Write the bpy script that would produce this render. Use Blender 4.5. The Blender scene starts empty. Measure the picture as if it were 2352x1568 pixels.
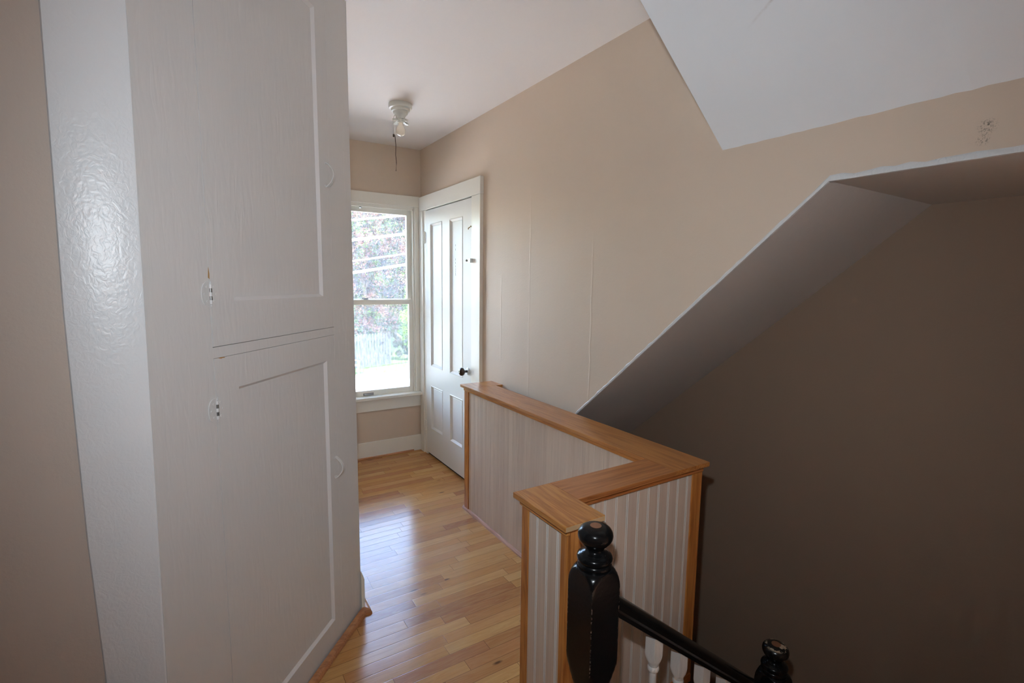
import bpy, bmesh, math, random
from mathutils import Vector, Matrix
PI = math.pi
S = bpy.context.scene
COL = S.collection
random.seed(7)

# ------------------------------------------------------------------ camera
cam_d = bpy.data.cameras.new('camera')
cam_d.sensor_width = 36.0
cam_d.lens = 1142.47 / 2352 * 36.0
cam_d.clip_start = 0.02
cam_d.clip_end = 300
cam = bpy.data.objects.new('camera', cam_d)
COL.objects.link(cam)
RT = Vector((0.84686335, -0.53166923, 0.01225945))
UP = Vector((0.05274647, 0.10691059, 0.99286854))
FW = Vector((0.52918832, 0.84017734, -0.11858234))
CP = Vector((0, 0, 1.45))
cam.matrix_world = Matrix(((RT.x, UP.x, -FW.x, CP.x), (RT.y, UP.y, -FW.y, CP.y), (RT.z, UP.z, -FW.z, CP.z), (0, 0, 0, 1)))
S.camera = cam

# ------------------------------------------------------------------ view transform
S.view_settings.view_transform = 'Standard'
S.view_settings.look = 'None'
S.view_settings.gamma = 1
S.view_settings.use_curve_mapping = False
S.view_settings.exposure = 0.36
S.cycles.max_bounces = 14
S.cycles.diffuse_bounces = 8
S.cycles.glossy_bounces = 6
S.cycles.transparent_max_bounces = 12
S.cycles.use_denoising = True
S.cycles.sample_clamp_indirect = 12

# ------------------------------------------------------------------ sky and sun
W = bpy.data.worlds.new('sky'); S.world = W
W.use_nodes = True
wn = W.node_tree; wn.nodes.clear()
wo = wn.nodes.new('ShaderNodeOutputWorld')
bg = wn.nodes.new('ShaderNodeBackground')
sky = wn.nodes.new('ShaderNodeTexSky')
sky.sky_type = 'NISHITA'
sky.sun_disc = False
sky.sun_elevation = math.radians(48)
sky.sun_rotation = math.radians(200)
sky.dust_density = 2.5
hs = wn.nodes.new('ShaderNodeHueSaturation'); hs.inputs['Saturation'].default_value = 1.0
wn.links.new(sky.outputs[0], hs.inputs['Color'])
wn.links.new(hs.outputs[0], bg.inputs[0])
bg.inputs[1].default_value = 4.5
wn.links.new(bg.outputs[0], wo.inputs[0])

sd = bpy.data.lights.new('sun', 'SUN'); sd.energy = 52; sd.angle = 0.01; sd.color = (1, .89, .75)
sun = bpy.data.objects.new('sun', sd); COL.objects.link(sun)
sdir = Vector((0.60, 0.04, -0.78))      # travels away from the house, down onto the yard
sun.rotation_euler = sdir.to_track_quat('-Z', 'Y').to_euler()

# the photographer's flash, sitting on the camera
fd = bpy.data.lights.new('camera_flash', 'SPOT'); fd.energy = 44; fd.shadow_soft_size = 0.018
fd.spot_size = math.radians(130); fd.spot_blend = 1.0; fd.color = (0.87, 0.94, 1.0)
flash = bpy.data.objects.new('camera_flash', fd); COL.objects.link(flash)
flash.location = CP + UP * 0.17 - RT * 0.035 + FW * 0.03
flash.rotation_euler = (FW + RT * 0.02 + UP * 0.0).to_track_quat('-Z', 'Y').to_euler()

# ------------------------------------------------------------------ node helper
class NT:
    def __init__(s, name):
        s.m = bpy.data.materials.new(name); s.m.use_nodes = True
        s.t = s.m.node_tree; s.t.nodes.clear()
        s.out = s.n('ShaderNodeOutputMaterial')
    def n(s, typ, **kw):
        nd = s.t.nodes.new(typ)
        for k, v in kw.items(): setattr(nd, k, v)
        return nd
    def l(s, a, b): s.t.links.new(a, b)
    def put(s, sock, v):
        if isinstance(v, bpy.types.NodeSocket): s.l(v, sock)
        elif v is not None: sock.default_value = v
    def math(s, op, a, b=None, c=None, clamp=False):
        nd = s.n('ShaderNodeMath', operation=op); nd.use_clamp = clamp
        s.put(nd.inputs[0], a)
        if b is not None: s.put(nd.inputs[1], b)
        if c is not None: s.put(nd.inputs[2], c)
        return nd.outputs[0]
    def mix(s, f, a, b, mode='MIX'):
        nd = s.n('ShaderNodeMix', data_type='RGBA', blend_type=mode)
        s.put(nd.inputs[0], f)
        s.put(nd.inputs[6], a if isinstance(a, bpy.types.NodeSocket) else (*a, 1))
        s.put(nd.inputs[7], b if isinstance(b, bpy.types.NodeSocket) else (*b, 1))
        return nd.outputs[2]
    def coord(s):
        return s.n('ShaderNodeTexCoord').outputs['Object']
    def pos(s):
        return s.n('ShaderNodeNewGeometry').outputs['Position']
    def sep(s, v):
        nd = s.n('ShaderNodeSeparateXYZ'); s.l(v, nd.inputs[0]); return nd.outputs
    def comb(s, x, y, z=0.0):
        nd = s.n('ShaderNodeCombineXYZ')
        for i, v in enumerate((x, y, z)): s.put(nd.inputs[i], v)
        return nd.outputs[0]
    def noise(s, v, scale, detail=2.0, rough=.5, dist=0.0):
        nd = s.n('ShaderNodeTexNoise'); s.l(v, nd.inputs['Vector'])
        nd.inputs['Scale'].default_value = scale; nd.inputs['Detail'].default_value = detail
        nd.inputs['Roughness'].default_value = rough; nd.inputs['Distortion'].default_value = dist
        return nd.outputs['Fac']
    def scale(s, v, sc):
        nd = s.n('ShaderNodeVectorMath', operation='MULTIPLY'); s.l(v, nd.inputs[0]); nd.inputs[1].default_value = sc
        return nd.outputs[0]
    def rng(s, v, a, b, c=0.0, d=1.0):
        nd = s.n('ShaderNodeMapRange'); s.put(nd.inputs[0], v)
        for i, q in enumerate((a, b, c, d)): nd.inputs[i + 1].default_value = q
        return nd.outputs[0]
    def bump(s, h, strength=.2, dist=.01):
        nd = s.n('ShaderNodeBump'); s.l(h, nd.inputs['Height'])
        nd.inputs['Strength'].default_value = strength; nd.inputs['Distance'].default_value = dist
        return nd.outputs[0]
    def white(s, v, dim='2D'):
        nd = s.n('ShaderNodeTexWhiteNoise', noise_dimensions=dim); s.l(v, nd.inputs['Vector'] if dim != '1D' else nd.inputs['W'])
        return nd.outputs['Value']
    def ramp(s, f, stops):
        nd = s.n('ShaderNodeValToRGB'); s.l(f, nd.inputs[0])
        e = nd.color_ramp.elements
        e[0].position, e[0].color = stops[0][0], (*stops[0][1], 1)
        e[1].position, e[1].color = stops[-1][0], (*stops[-1][1], 1)
        for p, c in stops[1:-1]:
            k = e.new(p); k.color = (*c, 1)
        return nd.outputs[0]
    def bsdf(s, col, rough=.5, normal=None, spec=.5, coat=0.0, coat_rough=.1, metal=0.0, sss=None, trans=0.0):
        nd = s.n('ShaderNodeBsdfPrincipled')
        s.put(nd.inputs['Base Color'], col if isinstance(col, bpy.types.NodeSocket) else (*col, 1))
        s.put(nd.inputs['Roughness'], rough)
        nd.inputs['Specular IOR Level'].default_value = spec
        nd.inputs['Coat Weight'].default_value = coat
        nd.inputs['Coat Roughness'].default_value = coat_rough
        nd.inputs['Metallic'].default_value = metal
        nd.inputs['Transmission Weight'].default_value = trans
        if normal is not None: s.l(normal, nd.inputs['Normal'])
        s.l(nd.outputs[0], s.out.inputs[0])
        return nd
    def spot(s, p, cx, cy, cz, r, soft=.3):
        """mask of a blotch around a point"""
        nd = s.n('ShaderNodeVectorMath', operation='DISTANCE'); s.l(p, nd.inputs[0]); nd.inputs[1].default_value = (cx, cy, cz)
        return s.rng(nd.outputs['Value'], r, r * soft)

def simple(name, col, rough=.5, metal=0.0, spec=.5, coat=0.0):
    k = NT(name); k.bsdf(col, rough, spec=spec, metal=metal, coat=coat); return k.m

def wall_paint(name, col, col2, seams=(), smudge=False):
    k = NT(name); p = k.pos()
    big = k.noise(p, 1.7, 3)
    fine = k.noise(p, 90, 3, .6)
    wav = k.noise(k.scale(p, (22, 22, 2.2)), 1.0, 3)
    c = k.mix(big, col, col2)
    h = k.math('ADD', k.math('MULTIPLY', fine, .35), k.math('MULTIPLY', wav, .6))
    x, y, z = k.sep(p)
    for y0, z0, z1, amp in seams:
        wob = k.math('MULTIPLY', k.math('SUBTRACT', k.noise(p, 6, 2), .5), .018)
        dd = k.math('ABSOLUTE', k.math('SUBTRACT', k.math('ADD', y, wob), y0))
        line = k.rng(dd, .0065, 0)
        band = k.math('MULTIPLY', k.rng(z, z0, z0 + .12), k.rng(z, z1, z1 - .12))
        h = k.math('ADD', h, k.math('MULTIPLY', k.math('MULTIPLY', line, band), amp))
    if smudge:
        sp = k.noise(p, 260, 3, .7)
        for q in ((1.5894, .4416, 1.826, .022), (1.5894, .447, 1.797, .016), (1.5894, .79, 1.74, .012)):
            f = k.math('MULTIPLY', k.spot(p, *q, .1), k.rng(sp, .49, .60))
            c = k.mix(f, c, (.06, .05, .045))
    k.bsdf(c, .62, k.bump(h, .22, .006), spec=.3)
    return k.m

def gloss_paint(name, col, rough=.3, chips=.0, bump=.12, streak=True, brush=(9, 9, 1.2), chipcol=(.20, .12, .05), spec=.5):
    k = NT(name); p = k.pos()
    b = k.noise(k.scale(p, (60, 60, 3)), 1, 3) if streak else k.noise(p, 40, 3)
    rip = k.noise(k.scale(p, brush), 9, 2, .5, 1.2)
    big = k.noise(p, 2.2, 2)
    c = k.mix(k.math('MULTIPLY', big, .5), col, tuple(v * .9 for v in col))
    if chips:
        f = k.math('GREATER_THAN', k.noise(p, 34, 1), 1 - chips)
        c = k.mix(f, c, chipcol)
    h = k.math('ADD', k.math('MULTIPLY', b, .3), rip)
    k.bsdf(c, rough, k.bump(h, bump, .006), spec=spec)
    return k.m

def wood(name, base, dark, light, axis='x', rough=.35, scale=1.0, coat=.3, knots=True, ring=.5):
    k = NT(name); p = k.coord()
    sc = {'x': (1.6, 30, 30), 'y': (30, 1.6, 30), 'z': (30, 30, 1.6)}[axis]
    sc2 = {'x': (.5, 7, 7), 'y': (7, .5, 7), 'z': (7, 7, .5)}[axis]
    g = k.noise(k.scale(p, sc), 2.2 * scale, 4, .65, .4)
    g2 = k.noise(k.scale(p, sc2), 2.0, 3, .5, 1.6)
    rings = k.math('FRACT', k.math('MULTIPLY', g2, 7))
    rings = k.math('ABSOLUTE', k.math('SUBTRACT', rings, .5))
    f = k.math('ADD', k.math('MULTIPLY', g, 1.0 - ring * .5), k.math('MULTIPLY', rings, ring))
    c = k.ramp(f, [(.25, dark), (.52, base), (.85, light)])
    if knots:
        kn = k.rng(k.noise(k.scale(p, tuple((1.5 if q < 5 else 4) for q in sc)), 3.1, 1), .76, .82)
        c = k.mix(k.math('MULTIPLY', kn, .6), c, dark)
    k.bsdf(c, rough, k.bump(g, .08, .002), coat=coat, coat_rough=.18)
    return k.m

def bead_wood(name):
    k = NT(name); p = k.coord()
    g = k.noise(k.scale(p, (42, 42, 1.3)), 1.6, 4, .6, .3)
    t = k.noise(k.scale(p, (14, 14, .9)), 1.0, 2, .5, .2)
    x, y, z = k.sep(p)
    strip = k.white(k.comb(k.math('FLOOR', k.math('DIVIDE', k.math('ADD', x, y), .0493)), 3.0))
    c = k.ramp(k.math('ADD', k.math('MULTIPLY', g, .6), k.math('MULTIPLY', t, .4)), [(.30, (.46, .36, .285)), (.5, (.60, .495, .405)), (.75, (.67, .57, .48))])
    c = k.mix(k.math('MULTIPLY', strip, .45), c, (.50, .40, .34))
    st = k.rng(k.noise(k.scale(p, (60, 60, 1.6)), 1.1, 3), .66, .78)
    c = k.mix(k.math('MULTIPLY', st, .5), c, (.25, .18, .14))
    k.bsdf(c, .45, k.bump(g, .08, .002), spec=.4)
    return k.m

def floor_mat():
    k = NT('plank_floor'); p = k.pos(); x, y, z = k.sep(p)
    Wd = .0567
    yr = k.math('DIVIDE', k.math('ADD', y, .010), Wd)
    row = k.math('FLOOR', yr); fy = k.math('FRACT', yr)
    rr = k.white(row, '1D')
    Ln = k.math('ADD', .34, k.math('MULTIPLY', k.white(k.math('ADD', row, 37.3), '1D'), .42))
    xr = k.math('DIVIDE', k.math('ADD', x, k.math('MULTIPLY', rr, 3.1)), Ln)
    cl = k.math('FLOOR', xr); fx = k.math('FRACT', xr)
    idv = k.comb(cl, row, 0)
    r1 = k.white(idv)
    r2 = k.white(k.comb(k.math('ADD', cl, 9.7), row))
    pv = k.comb(k.math('ADD', x, k.math('MULTIPLY', r1, 20)), k.math('ADD', y, k.math('MULTIPLY', r2, 5)), 0)
    g = k.noise(k.scale(pv, (3.0, 46, 1)), 1.5, 4, .62, .6)
    g2 = k.noise(k.scale(pv, (1.1, 11, 1)), 2.2, 2, .5, 1.5)
    rg = k.math('ABSOLUTE', k.math('SUBTRACT', k.math('FRACT', k.math('MULTIPLY', g2, 6)), .5))
    tone = k.ramp(r1, [(.0, (.31, .118, .042)), (.12, (.41, .178, .060)), (.5, (.49, .240, .075)), (1.0, (.58, .335, .125))])
    c = k.mix(k.math('MULTIPLY', k.rng(g, .40, .80), .65), tone, (.36, .165, .06))
    c = k.mix(k.math('MULTIPLY', rg, .4), c, (.66, .42, .17))
    hue = k.math('MULTIPLY', k.rng(r2, .78, 1), .28)
    c = k.mix(hue, c, (.40, .15, .08))
    blot = k.rng(k.noise(k.scale(pv, (4.5, 14, 1)), 1.0, 2), .62, .78)
    c = k.mix(k.math('MULTIPLY', blot, .35), c, (.27, .10, .045))
    kn = k.n('ShaderNodeTexVoronoi', feature='F1'); k.l(k.scale(pv, (5.5, 16, 1)), kn.inputs['Vector']); kn.inputs['Scale'].default_value = 1.0
    sel = k.math('GREATER_THAN', k.white(kn.outputs['Position'], '3D'), .60)
    kf = k.math('MULTIPLY', k.rng(kn.outputs['Distance'], .15, .06), sel)
    c = k.mix(k.math('MULTIPLY', kf, .85), c, (.07, .030, .016))
    ey = k.math('MINIMUM', fy, k.math('SUBTRACT', 1, fy))
    ex = k.math('MULTIPLY', k.math('MINIMUM', fx, k.math('SUBTRACT', 1, fx)), k.math('DIVIDE', Ln, Wd))
    e = k.math('MINIMUM', ey, ex)
    gap = k.rng(e, .022, .008)
    c = k.mix(k.math('MULTIPLY', gap, .8), c, (.09, .04, .018))
    hgt = k.math('ADD', k.math('MULTIPLY', k.rng(e, 0, .05), .6), k.math('MULTIPLY', k.noise(k.scale(pv, (3, 8, 1)), 2.2, 2), .5))
    hgt = k.math('ADD', hgt, k.math('MULTIPLY', r2, .3))
    k.bsdf(c, k.rng(g, .2, .8, .17, .23), k.bump(hgt, .10, .004), spec=.30, coat=.03, coat_rough=.10)
    return k.m

M = {}
M['beige'] = wall_paint('beige_wall_paint', (.62, .515, .415), (.58, .48, .385))
M['beige_long'] = wall_paint('beige_wall_paint_seamed', (.62, .515, .415), (.58, .48, .385),
    seams=((2.655, .95, 1.5, 3.2), (2.345, .6, 2.0, 1.2), (1.816, .7, 1.7, 1.2)), smudge=True)
M['hall'] = wall_paint('beige_hall_light_offset', (.55, .485, .43), (.52, .455, .40))  # same beige paint, greyed in colour to offset reddish bounce light
M['taupe'] = wall_paint('darker_stairwell_wall', (.315, .23, .168), (.29, .212, .155))  # darker and browner than the other walls
M['ceiling'] = wall_paint('ceiling_paint', (.755, .715, .685), (.73, .69, .66))

def slope_mat():
    k = NT('slope_paint'); p = k.pos()
    x, y, z = k.sep(p)
    c = k.mix(k.noise(p, 3.2, 3), (.76, .80, .83), (.69, .73, .765))
    # a scuff running up the slope
    tt = k.rng(y, .90, .76)
    mid = k.math('ADD', .8973, k.math('MULTIPLY', k.math('SUBTRACT', z, 2.1496), -3.2))
    ln = k.rng(k.math('ABSOLUTE', k.math('SUBTRACT', y, mid)), .013, .0)
    f = k.math('MULTIPLY', k.math('MULTIPLY', ln, k.math('MULTIPLY', k.rng(z, 2.148, 2.19), k.rng(z, 2.24, 2.20))), k.rng(k.noise(p, 70, 3), .35, .65))
    c = k.mix(k.math('MULTIPLY', f, .6), c, (.33, .26, .22))
    k.bsdf(c, .55, k.bump(k.noise(p, 60, 3), .12, .004), spec=.35)
    return k.m
M['slope'] = slope_mat()
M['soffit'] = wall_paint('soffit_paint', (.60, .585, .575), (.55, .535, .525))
M['trim'] = gloss_paint('cream_trim_paint', (.78, .755, .68), .38, bump=.10)
M['door'] = gloss_paint('door_paint', (.72, .715, .68), .50, bump=.08, chips=.0, spec=.25)
M['cupboard'] = gloss_paint('cupboard_paint', (.67, .675, .675), .36, bump=.16, brush=(5, 5, 1.0))
M['bevel'] = gloss_paint('cupboard_bead_paint', (.74, .73, .73), .28, bump=.08)
M['jamb'] = gloss_paint('side_trim_paint', (.76, .785, .81), .34, bump=.16, brush=(9.0, 9.0, 7.0), streak=False)
M['dark_gap'] = simple('dark_gap', (.03, .025, .02), .9)
M['ridge_gloss'] = gloss_paint('ridge_paint', (.66, .68, .69), .4, bump=.5, streak=False)  # plain grey-white gloss paint of the corner ridge
M['brown_chip'] = simple('bare_wood_chip', (.42, .24, .09), .7)
M['floor'] = floor_mat()
M['cap_x'] = wood('cap_wood_x', (.40, .150, .042), (.24, .075, .020), (.52, .23, .075), 'x')
M['cap_y'] = wood('cap_wood_y', (.43, .175, .045), (.28, .095, .022), (.54, .26, .08), 'y')
M['cap_pale'] = wood('cap_wood_pale', (.44, .180, .040), (.32, .11, .020), (.54, .26, .065), 'y', scale=.6, ring=.9)
M['end_grain'] = simple('raw_end_grain', (.50, .33, .17), .7)
M['post'] = wood('post_wood', (.47, .18, .040), (.26, .080, .018), (.58, .27, .07), 'z')
M['mould_y'] = wood('moulding_wood_y', (.52, .215, .045), (.34, .11, .024), (.62, .30, .08), 'y')
M['mould_x'] = wood('moulding_wood_x', (.42, .15, .038), (.25, .07, .02), (.52, .22, .06), 'x')
M['shoe'] = wood('shoe_moulding_wood', (.46, .20, .08), (.30, .11, .045), (.55, .27, .12), 'x')
M['shoe_pale'] = wood('pale_shoe_moulding', (.52, .30, .22), (.36, .18, .12), (.60, .38, .30), 'y')
M['bead'] = bead_wood('beadboard_wood')
M['groove_faint'] = simple('faint_beadboard_groove', (.62, .52, .44), .5)
M['groove'] = simple('beadboard_groove_paint', (.68, .66, .63), .5)

def black_mat(name='black_gloss_paint', wear=.5):
    k = NT(name); p = k.coord(); x, y, z = k.sep(p)
    n1 = k.noise(p, 170, 3, .7); n2 = k.noise(k.scale(p, (20, 20, 60)), 1.2, 1)
    ed = k.math('ADD', k.math('ABSOLUTE', x), k.math('ABSOLUTE', y))
    m = k.math('MULTIPLY', k.rng(ed, .0865, .0885), k.math('MULTIPLY', k.rng(n1, .50, .56), k.rng(n2, .42, .55)))
    c = k.mix(k.math('MULTIPLY', m, wear), (.0045, .0047, .0052), (.34, .24, .19))
    k.bsdf(c, .20, k.bump(k.noise(p, 75, 2), .12, .002), spec=.22)
    return k.m
M['black'] = black_mat()
M['black_plain'] = black_mat('black_rail_paint', 0.0)
def worn_black():
    k = NT('worn_black_paint'); p = k.coord()
    x, y, z = k.sep(p)
    r = k.math('SQRT', k.math('ADD', k.math('MULTIPLY', x, x), k.math('MULTIPLY', y, y)))
    n1 = k.noise(p, 60, 3, .7)
    rim = k.math('MULTIPLY', k.rng(k.math('ABSOLUTE', k.math('SUBTRACT', r, .0315)), .006, .001), k.math('GREATER_THAN', z, .855))
    patch = k.math('MULTIPLY', k.spot(p, .006, -.018, .865, .014, .8), 1.0)
    m = k.math('MAXIMUM', k.math('MULTIPLY', rim, k.rng(n1, .48, .54)), k.math('MULTIPLY', patch, k.rng(n1, .40, .46)))
    c = k.mix(m, (.0045, .0047, .0052), (.42, .34, .24))
    k.bsdf(c, .22, k.bump(n1, .1, .002), spec=.6)
    return k.m
M['black_worn'] = worn_black()
M['plug'] = simple('bare_wood_plug', (.22, .095, .045), .6)
M['baluster'] = gloss_paint('baluster_paint', (.70, .70, .68), .35, bump=.3, streak=False)
M['chrome'] = simple('chrome', (.55, .58, .58), .18, metal=1)
M['steel'] = simple('dull_steel', (.30, .31, .31), .4, metal=1)
M['knob'] = simple('dark_brown_knob', (.035, .018, .014), .18)
M['brass'] = simple('aged_brass', (.25, .17, .08), .4, metal=1)
M['porcelain'] = simple('painted_porcelain', (.66, .67, .63), .4)
M['cord'] = simple('dark_brown_cord', (.055, .03, .02), .8)
M['string'] = simple('pale_chain', (.55, .50, .42), .6)
M['tread'] = wood('tread_wood', (.40, .20, .09), (.25, .11, .05), (.5, .28, .13), 'y')

def bulb_mat():
    k = NT('frosted_bulb'); b = k.bsdf((.93, .86, .76), .12, spec=.6)
    b.inputs['Subsurface Weight'].default_value = .7
    b.inputs['Subsurface Radius'].default_value = (.02, .02, .02)
    return k.m
M['bulb'] = bulb_mat()

def glass_mat(name, dust):
    k = NT(name)
    tr = k.n('ShaderNodeBsdfTransparent'); tr.inputs[0].default_value = (.97, .98, .98, 1)
    gl = k.n('ShaderNodeBsdfGlossy'); gl.inputs['Roughness'].default_value = .02
    tl = k.n('ShaderNodeBsdfTranslucent'); tl.inputs[0].default_value = (.95, .97, 1, 1)
    fr = k.n('ShaderNodeFresnel'); fr.inputs[0].default_value = 1.45
    m1 = k.n('ShaderNodeMixShader'); m2 = k.n('ShaderNodeMixShader')
    p = k.pos(); nz = k.rng(k.noise(k.scale(p, (1, 1, .5)), 60, 4, .7), .35, .75, dust * .5, dust * 1.5)
    k.l(fr.outputs[0], m1.inputs[0]); k.l(tr.outputs[0], m1.inputs[1]); k.l(gl.outputs[0], m1.inputs[2])
    k.l(nz, m2.inputs[0]); k.l(m1.outputs[0], m2.inputs[1]); k.l(tl.outputs[0], m2.inputs[2])
    k.l(m2.outputs[0], k.out.inputs[0])
    return k.m
M['glass'] = glass_mat('dusty_window_glass', .035)

def leaf_mat(name, a, b, c3):
    k = NT(name)
    oi = k.n('ShaderNodeTexCoord').outputs['Object']
    n = k.noise(oi, .95, 3, .6)
    w = k.noise(oi, 1.5, 3, .6)
    c = k.mix(k.rng(n, .47, .56), a, b)
    c = k.mix(k.rng(k.noise(oi, 1.2, 2), .58, .66), c, tuple(v * 1.9 for v in b))  # brighter patches: sunlit blobs put into the leaf colour
    c = k.mix(k.rng(w, .52, .57), c, c3)
    d = k.n('ShaderNodeBsdfDiffuse'); k.l(c, d.inputs[0])
    t = k.n('ShaderNodeBsdfTranslucent'); k.l(c, t.inputs[0])
    m = k.n('ShaderNodeMixShader'); m.inputs[0].default_value = .3
    k.l(d.outputs[0], m.inputs[1]); k.l(t.outputs[0], m.inputs[2]); k.l(m.outputs[0], k.out.inputs[0])
    return k.m
M['leaf_crimson'] = leaf_mat('crimson_leaves', (.016, .019, .024), (.120, .058, .052), (.045, .085, .022))  # dark and bright tones carry painted leaf shadows and highlights
M['leaf_green'] = leaf_mat('green_leaves', (.028, .062, .014), (.055, .105, .020), (.016, .036, .014))
M['leaf_dark'] = leaf_mat('dark_shrub_leaves', (.010, .022, .012), (.020, .042, .016), (.030, .026, .022))
M['bark'] = simple('bark', (.10, .075, .06), .9)
M['fence'] = gloss_paint('weathered_fence_paint', (.022, .026, .030), .8, bump=.2, spec=.1)
M['plastic'] = simple('white_plastic', (.75, .75, .73), .4)
M['cable'] = simple('pale_grey_cable', (.55, .55, .54), .5)

def lawn_mat():
    k = NT('lawn'); p = k.pos()
    c = k.mix(k.noise(p, 1.5, 4), (.014, .034, .008), (.030, .055, .012))
    k.bsdf(c, .9, spec=.1); return k.m
M['lawn'] = lawn_mat()
def pave_mat():
    k = NT('pale_concrete'); p = k.pos()
    c = k.mix(k.noise(p, .8, 4), (.60, .59, .57), (.52, .51, .49))
    k.bsdf(c, .85, spec=.2); return k.m
M['pave'] = pave_mat()

# ------------------------------------------------------------------ geometry helpers
def link(name, bm, mats, parent=None, smooth=False, loc=None):
    me = bpy.data.meshes.new(name)
    bmesh.ops.recalc_face_normals(bm, faces=bm.faces)
    bm.to_mesh(me); bm.free()
    if not isinstance(mats, (list, tuple)): mats = [mats]
    for m in mats: me.materials.append(M[m] if isinstance(m, str) else m)
    if smooth:
        for pg in me.polygons: pg.use_smooth = True
        if smooth is not True: me.set_sharp_from_angle(angle=math.radians(smooth))
    o = bpy.data.objects.new(name, me); COL.objects.link(o)
    if loc is not None: o.location = loc
    if parent is not None: o.parent = parent
    return o
def tag(o, label=None, cat=None, group=None, kind=None):
    if label: o['label'] = label
    if cat: o['category'] = cat
    if group: o['group'] = group
    if kind: o['kind'] = kind
    return o
def thing(name, loc, label, cat, group=None, rz=0, kind=None):
    o = bpy.data.objects.new(name, None); COL.objects.link(o)
    o.empty_display_size = .05
    o.location = loc; o.rotation_euler = (0, 0, rz)
    return tag(o, label, cat, group, kind)
def box(bm, x0, x1, y0, y1, z0, z1, bev=0.0, mi=0):
    vs = [bm.verts.new((x, y, z)) for x in (x0, x1) for y in (y0, y1) for z in (z0, z1)]
    idx = [(0, 1, 3, 2), (4, 6, 7, 5), (0, 4, 5, 1), (2, 3, 7, 6), (0, 2, 6, 4), (1, 5, 7, 3)]
    fs = [bm.faces.new([vs[i] for i in f]) for f in idx]
    for f in fs: f.material_index = mi
    if bev:
        es = list({e for f in fs for e in f.edges})
        r = bmesh.ops.bevel(bm, geom=es, offset=bev, segments=2, affect='EDGES', profile=.6)
        for f in r['faces']: f.material_index = mi
    return fs
def B(*a, bev=0.0):
    bm = bmesh.new(); box(bm, *a, bev=bev); return bm
def prism(bm, poly, axis, a, b, mi=0):
    """poly is a list of 2D points in the other two axes, in order; extruded between a and b on axis"""
    def mk(p, t):
        if axis == 'x': return (t, p[0], p[1])
        if axis == 'y': return (p[0], t, p[1])
        return (p[0], p[1], t)
    v0 = [bm.verts.new(mk(p, a)) for p in poly]; v1 = [bm.verts.new(mk(p, b)) for p in poly]
    fs = [bm.faces.new(v0), bm.faces.new(v1[::-1])]
    n = len(poly)
    for i in range(n): fs.append(bm.faces.new((v0[i], v0[(i + 1) % n], v1[(i + 1) % n], v1[i])))
    for f in fs: f.material_index = mi
    return fs
def lathe(bm, prof, seg=32, c=(0, 0), sq=None, mi=0):
    """prof: (z, r); sq: half width of the square the turning is clipped to"""
    rings = []
    for z, r in prof:
        ring = []
        for i in range(seg):
            a = 2 * PI * i / seg + PI / 4
            rr = r
            if sq:
                rr = min(r, sq / max(abs(math.cos(a)), abs(math.sin(a))))
            ring.append(bm.verts.new((c[0] + rr * math.cos(a), c[1] + rr * math.sin(a), z)))
        rings.append(ring)
    for a_, b_ in zip(rings, rings[1:]):
        for i in range(seg):
            f = bm.faces.new((a_[i], a_[(i + 1) % seg], b_[(i + 1) % seg], b_[i])); f.material_index = mi
    for r_ in (rings[0], rings[-1]):
        f = bm.faces.new(r_); f.material_index = mi
def tube(bm, pts, r, seg=10, taper=None, closed_ends=True, flat=None):
    pts = [Vector(p) for p in pts]
    rings = []
    up = Vector((0, 0, 1))
    for i, p in enumerate(pts):
        t = (pts[min(i + 1, len(pts) - 1)] - pts[max(i - 1, 0)]).normalized()
        s = t.cross(up)
        if s.length < 1e-3: s = t.cross(Vector((1, 0, 0)))
        s.normalize(); u = s.cross(t).normalized()
        rr = r if taper is None else taper[i]
        f = flat or 1.0
        rings.append([bm.verts.new(p + s * (rr * math.cos(2 * PI * k / seg)) + u * (rr * f * math.sin(2 * PI * k / seg))) for k in range(seg)])
    for a_, b_ in zip(rings, rings[1:]):
        for k in range(seg): bm.faces.new((a_[k], a_[(k + 1) % seg], b_[(k + 1) % seg], b_[k]))
    bm.faces.new(rings[0]); bm.faces.new(rings[-1])
def lathe_dir(bm, prof, origin, axis, seg=20):
    """turning along an arbitrary axis; prof (t, r)"""
    ax = Vector(axis).normalized(); s = ax.orthogonal().normalized(); u = ax.cross(s)
    o = Vector(origin); rings = []
    for t, r in prof:
        rings.append([bm.verts.new(o + ax * t + s * (r * math.cos(2 * PI * k / seg)) + u * (r * math.sin(2 * PI * k / seg))) for k in range(seg)])
    for a_, b_ in zip(rings, rings[1:]):
        for k in range(seg): bm.faces.new((a_[k], a_[(k + 1) % seg], b_[(k + 1) % seg], b_[k]))
    bm.faces.new(rings[0]); bm.faces.new(rings[-1])
def ball_prof(r, z0, n=8, squash=1.0):
    return [(z0 + r * squash * math.cos(PI * i / n), max(r * math.sin(PI * i / n), 1e-4)) for i in range(n + 1)]

# ------------------------------------------------------------------ the setting
XL, YW, ZC, XF = 1.5894, 3.9616, 2.5047, 2.3452
XW, YC = .5362, 2.0722          # wall beside the landing, and the cupboard corner on it
ZS, YS, SL = 1.7571, .7835, -.8636   # stair soffit height, where it starts to drop, its slope
ZG = -3.0

# floors: landing with the stair opening cut out
bm = bmesh.new()
prism(bm, [(-1.7, -1.6), (.885, -1.6), (.885, 1.16), (1.45, 1.16), (1.45, 2.68), (XL + .02, 2.68), (XL + .02, YW + .02), (-1.7, YW + .02)], 'z', -.12, 0)
tag(link('floor', bm, 'floor'), 'varnished narrow plank floor of the landing', kind='structure')

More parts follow.
